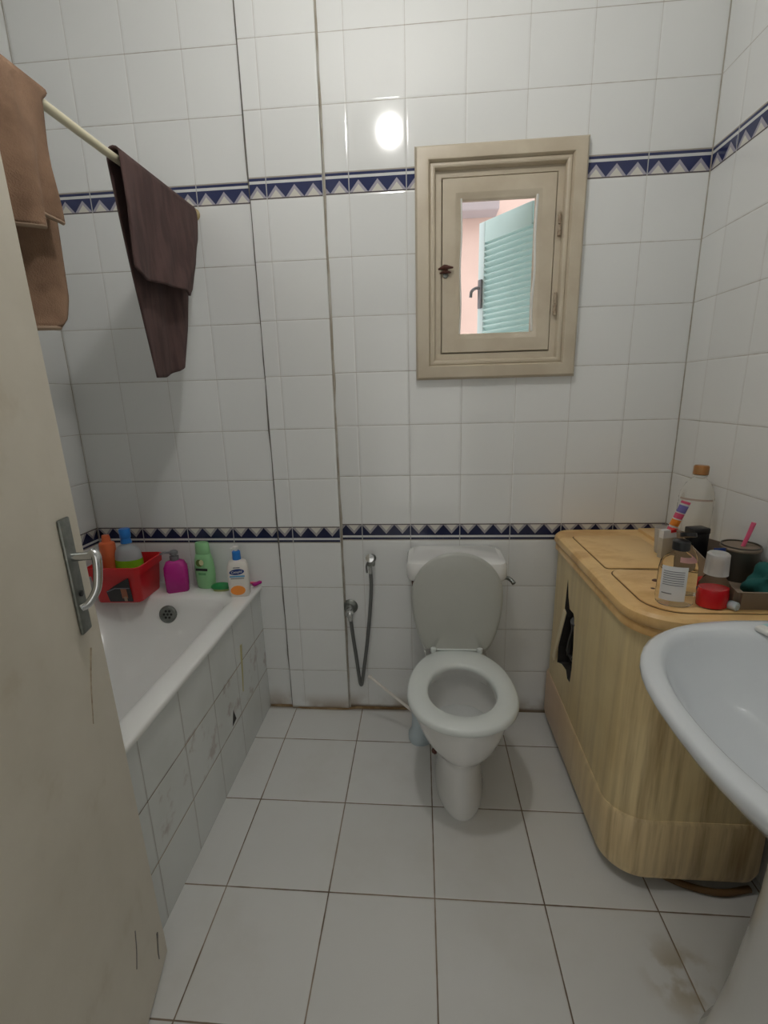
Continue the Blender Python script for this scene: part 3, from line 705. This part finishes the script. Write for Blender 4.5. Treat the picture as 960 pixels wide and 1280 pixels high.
for z in (.070, .064): 
    bm = B(); box(bm, -.016, .016, -.0256, -.023, z, z+.0022); obj('print_line', bm, M['dgreen'], gb)
# lotion bottle
lo = thing('lotion_bottle', 'white lotion bottle with a blue pump cap and an orange spot at its foot', 'bottle', (-1.692, -.128, ZR), (0, 0, math.radians(10)))
bm = B(); loft(bm, [rrect(-.036, .036, -.022, .022, .014, 0), rrect(-.040, .040, -.024, .024, .016, .006), rrect(-.042, .042, -.025, .025, .018, .07), rrect(-.041, .041, -.0245, .0245, .018, .125), rrect(-.033, .033, -.021, .021, .018, .146), rrect(-.016, .016, -.014, .014, .012, .154)])
obj('bottle_body', bm, M['offwhite'], lo)
bm = B(); bottle(bm, [(.0155, .153), (.0165, .154), (.016, .186), (.012, .189), (.0, .189)]); cp = obj('pump_collar', bm, M['bluecap'], lo)
bm = B(); bottle(bm, [(.006, .188), (.006, .196), (.011, .197), (.011, .207), (0, .208)]); tube(bm, [(0, 0, .202), (-.020, -.008, .200)], .004, 8); obj('pump_nozzle', bm, M['white'], lo)
MyT = lambda z, y=-.0252: Matrix.Translation((0, y, z)) @ RX
bm = B(); loft(bm, [sup(0, 0, .029, .012, .012, 0, 28), sup(0, 0, .029, .012, .012, .0012, 28)], M=MyT(.108) @ Matrix.Rotation(.08, 4, 'Z')); ovl = obj('name_oval', bm, M['navy'], lo)
text('name_lettering', 'Cetaphil', .0135, M['white'], lo, (0, -.0268, .108), (PI/2, -.08, 0), .95)
bm = B(); box(bm, -.029, .029, -.0262, -.024, .086, .0925); obj('blue_band', bm, M['lblue'], lo)
bm = B(); box(bm, -.026, .026, -.0262, -.024, .079, .0815); obj('print_line', bm, M['print'], lo)
bm = B(); box(bm, -.013, .013, -.0262, -.023, .124, .127); obj('print_line', bm, M['print'], lo)
bm = B(); loft(bm, [sup(-.002, 0, .029, .020, .020, 0, 28), sup(-.002, 0, .029, .020, .020, .0012, 28)], M=MyT(.030)); obj('orange_spot', bm, M['orange2'], lo)
# soap dish + small items
sd = thing('nail_brush', 'dark green oval scrubbing brush lying on the bath rim', 'brush', (-1.790, -.084, ZR), (0, 0, .1))
bm = B(); loft(bm, [sup(0, 0, .036, .016, .016, .008, 28), sup(0, 0, .042, .021, .021, .012, 28), sup(0, 0, .042, .021, .021, .020, 28), sup(0, 0, .030, .015, .015, .030, 28), sup(0, 0, .012, .006, .006, .033, 28)]); obj('brush_back', bm, M['dgreen'], sd)
bm = B(); loft(bm, [sup(0, 0, .034, .015, .015, 0, 28), sup(0, 0, .035, .016, .016, .010, 28)]); obj('bristles', bm, mat('straw bristles', (.45, .50, .2), .8), sd)
ra = thing('pink_razor', 'pink disposable razor at the corner of the bath rim', 'razor', (-1.668, -.040, ZR), (0, 0, -.5))
bm = B(); tube(bm, catmull([(-.05, -.004, .008), (-.02, 0, .010), (.012, .006, .014)], 4), [.005, .0065], 10); obj('razor_handle', bm, M['pink'], ra)
bm = B(); box(bm, .008, .024, -.016, .026, .008, .020, .003); obj('razor_head', bm, M['magenta'], ra)

# ------------------------------------------------------------------ twin tub washing machine
wm = thing('washing_machine', 'yellowed old plastic washing machine in the right corner with a torn hole in its side', 'washing machine', (0, 0, 0))
wx0, wx1, wy0, wy1 = -.428, -.012, -.755, -.016
def wr(d, z, r=.10): return rrect(wx0-d, wx1+min(d, .01), wy0-d, wy1+min(d, .01), r, z, 10, rr=(.02, .055, r+d, .06))
bm = B(); loft(bm, [wr(-.012, .205), wr(.0, .215), wr(.0, .25), wr(-.003, .50), wr(-.004, .79), wr(-.004, .802)])
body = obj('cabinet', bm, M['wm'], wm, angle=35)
# cut the torn opening into the side
hole = [(-.206, .722), (-.226, .66), (-.248, .622), (-.290, .625), (-.303, .612), (-.315, .52), (-.320, .428), (-.314, .366), (-.285, .362), (-.266, .385), (-.215, .378), (-.160, .352), (-.157, .42), (-.176, .50), (-.196, .565), (-.197, .61), (-.200, .66)]
bm = B(); a = [bm.verts.new((-.46, y, z)) for y, z in hole]; b = [bm.verts.new((-.385, y, z)) for y, z in hole]
bm.faces.new(a); bm.faces.new(b[::-1])
for i in range(len(hole)): bm.faces.new((a[i], b[i], b[(i+1) % len(hole)], a[(i+1) % len(hole)]))
bmesh.ops.recalc_face_normals(bm, faces=bm.faces)
cme = bpy.data.meshes.new('c'); bm.to_mesh(cme); bm.free(); cme.materials.append(M['darkhole'])
body.data.materials.append(M['darkhole'])
cut = bpy.data.objects.new('cutter', cme); COL.objects.link(cut)
md = body.modifiers.new('cut', 'BOOLEAN'); md.operation = 'DIFFERENCE'; md.object = cut; md.solver = 'EXACT'; md.material_mode = 'TRANSFER'
dg = bpy.context.evaluated_depsgraph_get(); dg.update()
nm = bpy.data.meshes.new_from_object(body.evaluated_get(dg)); body.modifiers.clear(); body.data = nm
bpy.data.objects.remove(cut)
bm = B(); tube(bm, catmull([(-.418, -.30, .60), (-.405, -.27, .55), (-.410, -.25, .48), (-.402, -.22, .42)], 4), [.018, .012], 8); tube(bm, catmull([(-.410, -.30, .45), (-.402, -.26, .43), (-.405, -.21, .44)], 4), .012, 8)
obj('inner_hoses', bm, M['dark'], wm, label='black hoses showing inside the torn hole')
bm = B(); box(bm, -.0035, .0035, -.011, .011, -.135, .135, .002, 1, Matrix.Translation((-.434, -.182, .480)) @ Matrix.Rotation(math.radians(21), 4, 'X')); obj('torn_edge', bm, mat('pale plastic edge', (.84, .72, .48), .4), wm, label='bent pale edge of the torn plastic')
# skirt
def wrz(d, zf):
    return [(p[0], p[1], zf(p)) for p in wr(d, 0)]
zf_top = lambda p: .226 + .016*math.cos((p[1]+.25)*11) if p[1] < -.1 else .25
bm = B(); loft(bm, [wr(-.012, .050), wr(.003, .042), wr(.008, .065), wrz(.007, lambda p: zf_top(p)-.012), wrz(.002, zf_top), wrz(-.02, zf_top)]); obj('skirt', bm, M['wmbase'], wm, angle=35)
for fx in (-.36, -.07):
    for fy in (-.67, -.08):
        bm = B(); lathe(bm, [(.022, 0), (.024, .006), (.020, .052)], 16, Matrix.Translation((fx, fy, .0))); obj('foot', bm, M['dark'], wm)
# top
def tr(d, z): return rrect(wx0-.006-d, -.006, wy0-.022-d, -.010, .1, z, 10, rr=(.02, .06, .118+d, .07))
bm = B(); loft(bm, [tr(-.010, .786), tr(.0, .790), tr(.0, .806), tr(-.004, .812), tr(.004, .818), tr(.007, .826), tr(.003, .842), tr(-.006, .849), tr(-.03, .850)])
top = obj('top_cover', bm, M['wmtop'], wm, angle=35)
ZT = .850
def lidp(x0, x1, y0, y1, rr, name, h=.0045):
    bm = B(); f = lambda d, z: rrect(x0+d, x1-d, y0+d, y1-d, .03, z, 8, rr=rr)
    loft(bm, [f(-.003, ZT-.002), f(-.003, ZT+.0008)]); obj(name+'_seam', bm, M['seam'], top)
    bm = B(); loft(bm, [f(0, ZT-.002), f(0, ZT+h-.0015), f(.003, ZT+h)]); return obj(name, bm, M['wmtop'], top, angle=30)
lidp(-.388, -.040, -.742, -.452, (.03, .045, .085, .03), 'wash_lid')
lidp(-.388, -.150, -.440, -.105, (.01, .02, .012, .01), 'spin_lid')
obj('control_panel', box(B(), -.118, -.015, -.392, -.03, ZT-.002, ZT+.012, .004), M['wmtop'], top)
bm = B(); tube(bm, [(-.345, -.455, ZT+.004), (-.12, -.470, ZT+.0045)], .0016, 6); obj('lid_seam', bm, M['seam'], top)
bm = B(); lathe(bm, [(.006, 0), (.003, .001), (0, .001)], 10, Matrix.Translation((-.325, -.600, ZT+.0046))); obj('burn_mark', bm, M['rust'], top)
bm = B(); lathe(bm, [(.010, 0), (.007, .003), (0, .003)], 10, Matrix.Translation((-.292, -.545, ZT+.0046))); obj('burn_mark', bm, M['rust'], top, label='small brown burn marks on the lid')
# brown drain hose at the foot of the machine
bm = B(); tube(bm, catmull([(-.30, -.70, .010), (-.22, -.745, .010), (-.13, -.765, .010), (-.04, -.75, .010)], 5), [.009], 10); hose_ob = obj('pipe', bm, M['seam'])
tag(hose_ob, 'brown drain hose lying along the foot of the washing machine', 'hose'); hose_ob.name = 'drain_hose'

# ------------------------------------------------------------------ things on the washing machine
ZW = ZT+.0050
fb = thing('flip_cap_bottle', 'clear bottle with white label and open black flip cap on the washing machine', 'bottle', (-.318, -.694, ZW), (0, 0, math.radians(-8)))
fb.scale = (.93, .93, .97)
bm = B(); bottle(bm, [(.040, 0), (.046, .006), (.048, .02), (.047, .10), (.044, .118), (.030, .134), (.017, .141), (.015, .146), (.015, .15)], 1, .68)
obj('bottle_body', bm, M['clear'], fb)
def curved(bm, r, sy, a0, a1, z0, z1, off=.0008, n=12):
    g = []
    for i in range(n+1):
        a = a0+(a1-a0)*i/n
        g.append([bm.verts.new(((r+o)*math.cos(a), (r*sy+o)*math.sin(a), z)) for o, z in ((off, z0), (off, z1), (-.0004, z1), (-.0004, z0))])
    for i in range(n):
        for j in range(4): bm.faces.new((g[i][j], g[i+1][j], g[i+1][(j+1) % 4], g[i][(j+1) % 4]))
    bm.faces.new(g[0][::-1]); bm.faces.new(g[-1])
bm = B(); curved(bm, .0475, .68, math.radians(205), math.radians(285), .018, .110); lb = obj('paper_label', bm, M['paper'], fb)
bm = B()
for k in range(7): curved(bm, .0482, .68, math.radians(214), math.radians(276), .060+k*.006, .0615+k*.006, .001)
obj('label_print', bm, M['print'], lb); bm = B(); curved(bm, .0482, .68, math.radians(214), math.radians(246), .036, .0385, .001)
obj('label_print', bm, M['print'], lb)
bm = B(); bottle(bm, [(.020, .148), (.021, .149), (.021, .170), (.018, .172), (0, .172)]); lathe(bm, [(.019, 0), (.020, .002), (.019, .010), (0, .010)], 24, Matrix.Translation((.022, .020, .176)) @ Matrix.Rotation(math.radians(-20), 4, 'X')); obj('flip_cap', bm, M['dark'], fb)
# second clear bottle behind it with pink print
pb = thing('clear_pump_bottle', 'slim empty clear bottle with faint pink print behind the black capped bottle', 'bottle', (-.262, -.625, ZW))
bm = B(); bottle(bm, [(.022, 0), (.026, .005), (.027, .09), (.020, .115), (.012, .122), (.012, .13), (0, .13)], 1, .8); obj('bottle_body', bm, M['clear'], pb)
bm = B(); curved(bm, .0272, .8, math.radians(215), math.radians(300), .088, .100); obj('pink_print', bm, mat('faint pink print', (.72, .42, .42), .5), pb)
# red perfume bottle
rd = thing('red_liquid_bottle', 'small clear bottle half full of red liquid with a clear cap near the basin', 'bottle', (-.236, -.708, ZW))
bm = B(); bottle(bm, [(.030, 0), (.035, .004), (.036, .03), (.034, .060), (.024, .078), (.014, .084), (.014, .088)], 1, .8); obj('bottle_body', bm, M['clear'], rd)
bm = B(); bottle(bm, [(.0335, .003), (.0345, .006), (.0345, .030), (.0325, .050), (0, .050)], 1, .79); obj('red_liquid', bm, M['liqred'], rd)
bm = B(); bottle(bm, [(.013, .088), (.013, .100), (.016, .101), (.016, .118), (.012, .122), (0, .122)]); obj('gold_nozzle', bm, M['gold'], rd)
bm = B(); bottle(bm, [(.026, .086), (.024, .137), (.021, .140), (0, .140)]); obj('clear_cap', bm, M['frost'], rd)
# big clear bottle
bb = thing('big_clear_bottle', 'large empty clear plastic bottle with a brown gold cap against the right wall', 'bottle', (-.068, -.285, ZT+.013), (math.radians(-1.5), math.radians(2.5), 0))
bm = B(); bottle(bm, [(.040, 0), (.048, .006), (.050, .03), (.048, .06), (.050, .075), (.050, .15), (.0485, .155), (.0485, .168), (.050, .174), (.047, .195), (.036, .220), (.020, .238), (.016, .243), (.016, .255)]); obj('bottle_body', bm, M['clear'], bb)
bm = B(); bottle(bm, [(.021, .250), (.022, .251), (.022, .276), (.019, .280), (0, .280)]); obj('cap', bm, M['gold'], bb)
bm = B(); bottle(bm, [(.0175, .243), (.0205, .244), (.0205, .248), (.0175, .249)]); obj('neck_ring', bm, M['white'], bb)
bm = B(); curved(bm, .0502, 1, math.radians(180), math.radians(300), .170, .176); obj('print_band', bm, mat('faint brown print', (.45, .36, .30), .6), bb)
# toothpaste leaning in a clear cup
cup = thing('clear_cup', 'clear plastic cup holding the toothpaste near the back corner', 'cup', (-.152, -.300, ZT+.005))
bm = B(); bottle(bm, [(.026, 0), (.028, .003), (.034, .085), (.0325, .085), (.026, .005), (0, .005)]); obj('cup_body', bm, M['frost'], cup)
tp = thing('toothpaste_tube', 'toothpaste tube with violet, orange and red print leaning in the clear cup', 'toothpaste', (-.156, -.300, ZT+.030), (math.radians(4), math.radians(17), math.radians(-10)))
tp.scale = (.74, .9, 1)
bm = B(); loft(bm, [sup(0, 0, .015, .012, .012, 0, 20), sup(0, 0, .017, .012, .012, .02, 20), sup(0, 0, .018, .009, .009, .08, 20), sup(0, 0, .019, .0015, .0015, .142, 20), sup(0, 0, .019, .0012, .0012, .155, 20)]); obj('tube_body', bm, M['white'], tp)
for z0, z1, mm, th in ((.152, .160, 'pink', .0025), (.122, .146, 'violet', .0068), (.100, .118, 'pink', .0072), (.074, .096, 'orange2', .0092), (.050, .068, 'pink', .0108)):
    bm = B(); loft(bm, [sup(0, 0, .0185, th, th, z0, 20), sup(0, 0, .0192, th+.0004, th+.0004, z0+.001, 20), sup(0, 0, .0195, th-.0015, th-.0015, z1, 20)]); obj('printed_band', bm, M[mm], tp)
bx = thing('small_carton', 'small white carton with a red edge at the top of the clear cup', 'box', (-.168, -.345, ZT+.0055), (0, 0, .3))
bm = B(); box(bm, -.026, .026, -.008, .008, 0, .092, .001); obj('carton_body', bm, mat('beige carton', (.50, .46, .38), .6), bx)
bm = B(); box(bm, -.0265, .0265, -.0088, .0088, .066, .0925, .0006, 1); obj('white_panel', bm, M['paper'], bx)
bm = B(); box(bm, -.0, .0268, -.0092, .0092, .083, .0935, .0006, 1); obj('red_edge', bm, M['red'], bx)
# taupe basket with bits
tbk = thing('taupe_basket', 'taupe plastic basket with a cut-away side beside the basin', 'basket', (-.105, -.575, ZW-.0002), (0, 0, math.radians(0)))
bm = B()
o_b = [(-.098, -.17), (.094, -.17), (.094, .17), (-.078, .17)]; hgt = [.052, .050, .062, .112]
def bring(s, zf, k=1.0): return [((p[0])*s, p[1]*s, zf(i)) for i, p in enumerate(o_b)]
loft(bm, [bring(.90, lambda i: 0), bring(1.0, lambda i: hgt[i]), bring(.965, lambda i: hgt[i]), bring(.87, lambda i: .005)])
bmesh.ops.bevel(bm, geom=[e for e in bm.edges if abs(e.verts[0].co.z-e.verts[1].co.z) > .04 and (e.verts[0].co.xy-e.verts[1].co.xy).length < .03], offset=.012, segments=3, affect='EDGES')
obj('basket_body', bm, M['taupe'], tbk)
ZK = ZW+.0055
tn = thing('round_tin', 'round dark metal tin in the taupe basket', 'tin', (-.068, -.530, ZK), (0, 0, 0))
bm = B(); bottle(bm, [(.045, 0), (.047, .003), (.047, .098), (.044, .098), (.043, .006), (0, .006)]); obj('tin_body', bm, M['tin'], tn)
bm = B(); bottle(bm, [(.0475, .085), (.049, .087), (.049, .092), (.0475, .094)]); obj('tin_rim', bm, M['taupe'], tn)
pk = thing('toothbrush', 'pink toothbrush standing in the round dark tin', 'toothbrush', (-.078, -.525, ZK+.008), (math.radians(6), math.radians(8), 0))
bm = B(); tube(bm, catmull([(0, 0, 0), (0, 0, .07), (.003, 0, .120), (.004, 0, .158)], 4), [.0045, .0060], 10); obj('toothbrush_handle', bm, M['pink'], pk)
sq = thing('white_jar', 'small white lidded jar inside the round dark tin', 'jar', (-.056, -.545, ZK+.0075))
bm = B(); bottle(bm, [(.018, 0), (.020, .004), (.020, .075), (.018, .082), (0, .083)]); obj('jar_body', bm, M['white'], sq)
bx2 = thing('black_box', 'small black box standing at the far end of the taupe basket', 'box', (-.145, -.455, ZK), (0, 0, .2))
bm = B(); box(bm, -.026, .026, -.018, .018, 0, .125, .003); obj('box_body', bm, M['dark'], bx2)
bm = B(); box(bm, -.027, .027, -.019, .019, .108, .126, .003); obj('box_lid', bm, M['dark'], bx2)
bt = thing('blue_tube', 'small dark blue and white tube leaning in the taupe basket', 'tube', (-.140, -.570, ZK), (math.radians(-4), math.radians(-2), 0))
bm = B(); loft(bm, [sup(0, 0, .013, .010, .010, 0, 20), sup(0, 0, .015, .009, .009, .03, 20), sup(0, 0, .016, .002, .002, .098, 20)]); obj('tube_body', bm, M['navy'], bt)
bm = B(); box(bm, -.0065, .0065, -.009, -.003, .045, .085, .001); obj('white_print', bm, M['paper'], bt)
tc = thing('teal_cloth', 'crumpled dark teal cloth stuffed in the near end of the taupe basket', 'cloth', (-.070, -.665, ZK))
bm = B(); bmesh.ops.create_icosphere(bm, subdivisions=4, radius=.05)
for v_ in bm.verts:
    a = v_.co; s = 1 + .22*math.sin(a.x*90+a.z*60) + .14*math.sin(a.y*120+a.z*90+2)
    v_.co = Vector((a.x*s*1.05, a.y*s, max(-.036, a.z*s*.85))) + Vector((0, 0, .036))
obj('cloth_body', bm, M['teal'], tc)
cpw = thing('loose_bottle_top', 'small white and grey bottle cap lying by the foot of the taupe basket', 'cap', (-.2030, -.722, ZW+.0115), (math.radians(90), 0, math.radians(30)))
bm = B(); bottle(bm, [(.010, 0), (.011, .001), (.011, .018), (.009, .020), (0, .020)]); obj('cap_body', bm, M['brushblue'], cpw)
rp = thing('red_packet', 'small red and blue packet lying behind the red liquid bottle', 'packet', (-.205, -.600, ZW), (0, 0, .5))
bm = B(); box(bm, -.022, .022, -.012, .012, 0, .030, .003); obj('packet_body', bm, M['red'], rp)
bm = B(); box(bm, -.0225, .0225, -.0125, .0125, .004, .014, .002); obj('blue_stripe', bm, M['navy'], rp)

# ------------------------------------------------------------------ washbasin on pedestal
BY, BZ = -1.178, .880
sk = thing('washbasin', 'white pedestal washbasin cut off at the right edge of the picture', 'washbasin', (0, BY, 0))
def bo(ax, ay, xc, z, xback=-.001, n=60, e=2/2.5):
    pts = []
    for k in range(n):
        a = 2*PI*k/n; cx, sy = math.cos(a), math.sin(a)
        x = xc + ax*sgnpow(cx, e) if cx < 0 else xc + (xback-xc)*min(1, 1.35*sgnpow(cx, .55))
        pts.append((x, ay*sgnpow(sy, e if cx < 0 else .8*e), z))
    return pts
XC = -.20
rings = [bo(.10, .10, -.20, .60, -.10), bo(.13, .13, -.20, .66, -.08), bo(.22, .22, XC, .72, -.03), bo(.30, .290, XC, .785, -.002), bo(.345, .330, XC, .835, -.002), bo(.358, .344, XC, .853, -.002), bo(.365, .350, XC, .866, -.001), bo(.364, .349, XC, .876), bo(.357, .343, XC, .8805), bo(.345, .332, XC, .8815)]
def bi(ax, ay, xc, z, n=60, e=.92): return [(xc+ax*sgnpow(math.cos(2*PI*k/n), e), ay*sgnpow(math.sin(2*PI*k/n), e), z) for k in range(n)]
rings += [bi(.206, .303, -.328, .8805), bi(.200, .296, -.328, .876), bi(.194, .290, -.328, .866), bi(.182, .275, -.325, .835), bi(.155, .235, -.315, .780), bi(.105, .150, -.30, .742), bi(.04, .05, -.29, .732), bi(.022, .022, -.29, .730)]
bm = B(); loft(bm, rings, True, True); bs = obj('basin', bm, M['basin'], sk, angle=60)
bm = B(); lathe(bm, [(.022, .7305), (.022, .7335), (.015, .7335), (.012, .7315), (0, .7315)], 20, Matrix.Translation((-.29, 0, 0))); obj('drain', bm, M['chrome'], bs)
bm = B(); loft(bm, [sup(-.200, 0, .190, .170, .170, 0, 40, .9), sup(-.200, 0, .192, .172, .172, .01, 40, .9), sup(-.200, 0, .180, .160, .160, .04, 40, .9), sup(-.200, 0, .158, .142, .142, .20, 40, .9), sup(-.200, 0, .138, .126, .126, .45, 40, .9), sup(-.200, 0, .135, .125, .125, .62, 40, .9), sup(-.195, 0, .14, .13, .13, .70, 40, .9)])
obj('pedestal', bm, M['ceramic'], sk, angle=60)
bm = B(); lathe(bm, [(.026, .881), (.026, .888), (.019, .893), (.018, .945), (.022, .955), (.020, .975), (0, .98)], 20, Matrix.Translation((-.075, 0, 0)))
tube(bm, catmull([(-.075, 0, .935), (-.12, 0, .955), (-.17, 0, .945), (-.185, 0, .925)], 5), .011, 14); tube(bm, [(-.075, 0, .972), (-.115, 0, 1.00)], [.009, .006], 10)
obj('faucet', bm, M['chrome'], sk)
sp = thing('soap_wrapper', 'white and teal soap wrapper lying on the far end of the washbasin', 'wrapper', (-.222, -.892, .8822), (0, 0, .35))
bm = B(); box(bm, -.030, .030, -.018, .018, 0, .012, .005, 3); obj('wrapper_body', bm, M['white'], sp)
bm = B(); box(bm, -.012, .031, -.0185, .0185, .002, .0125, .005, 3); obj('teal_print', bm, mat('pale teal print', (.35, .60, .60), .4), sp)
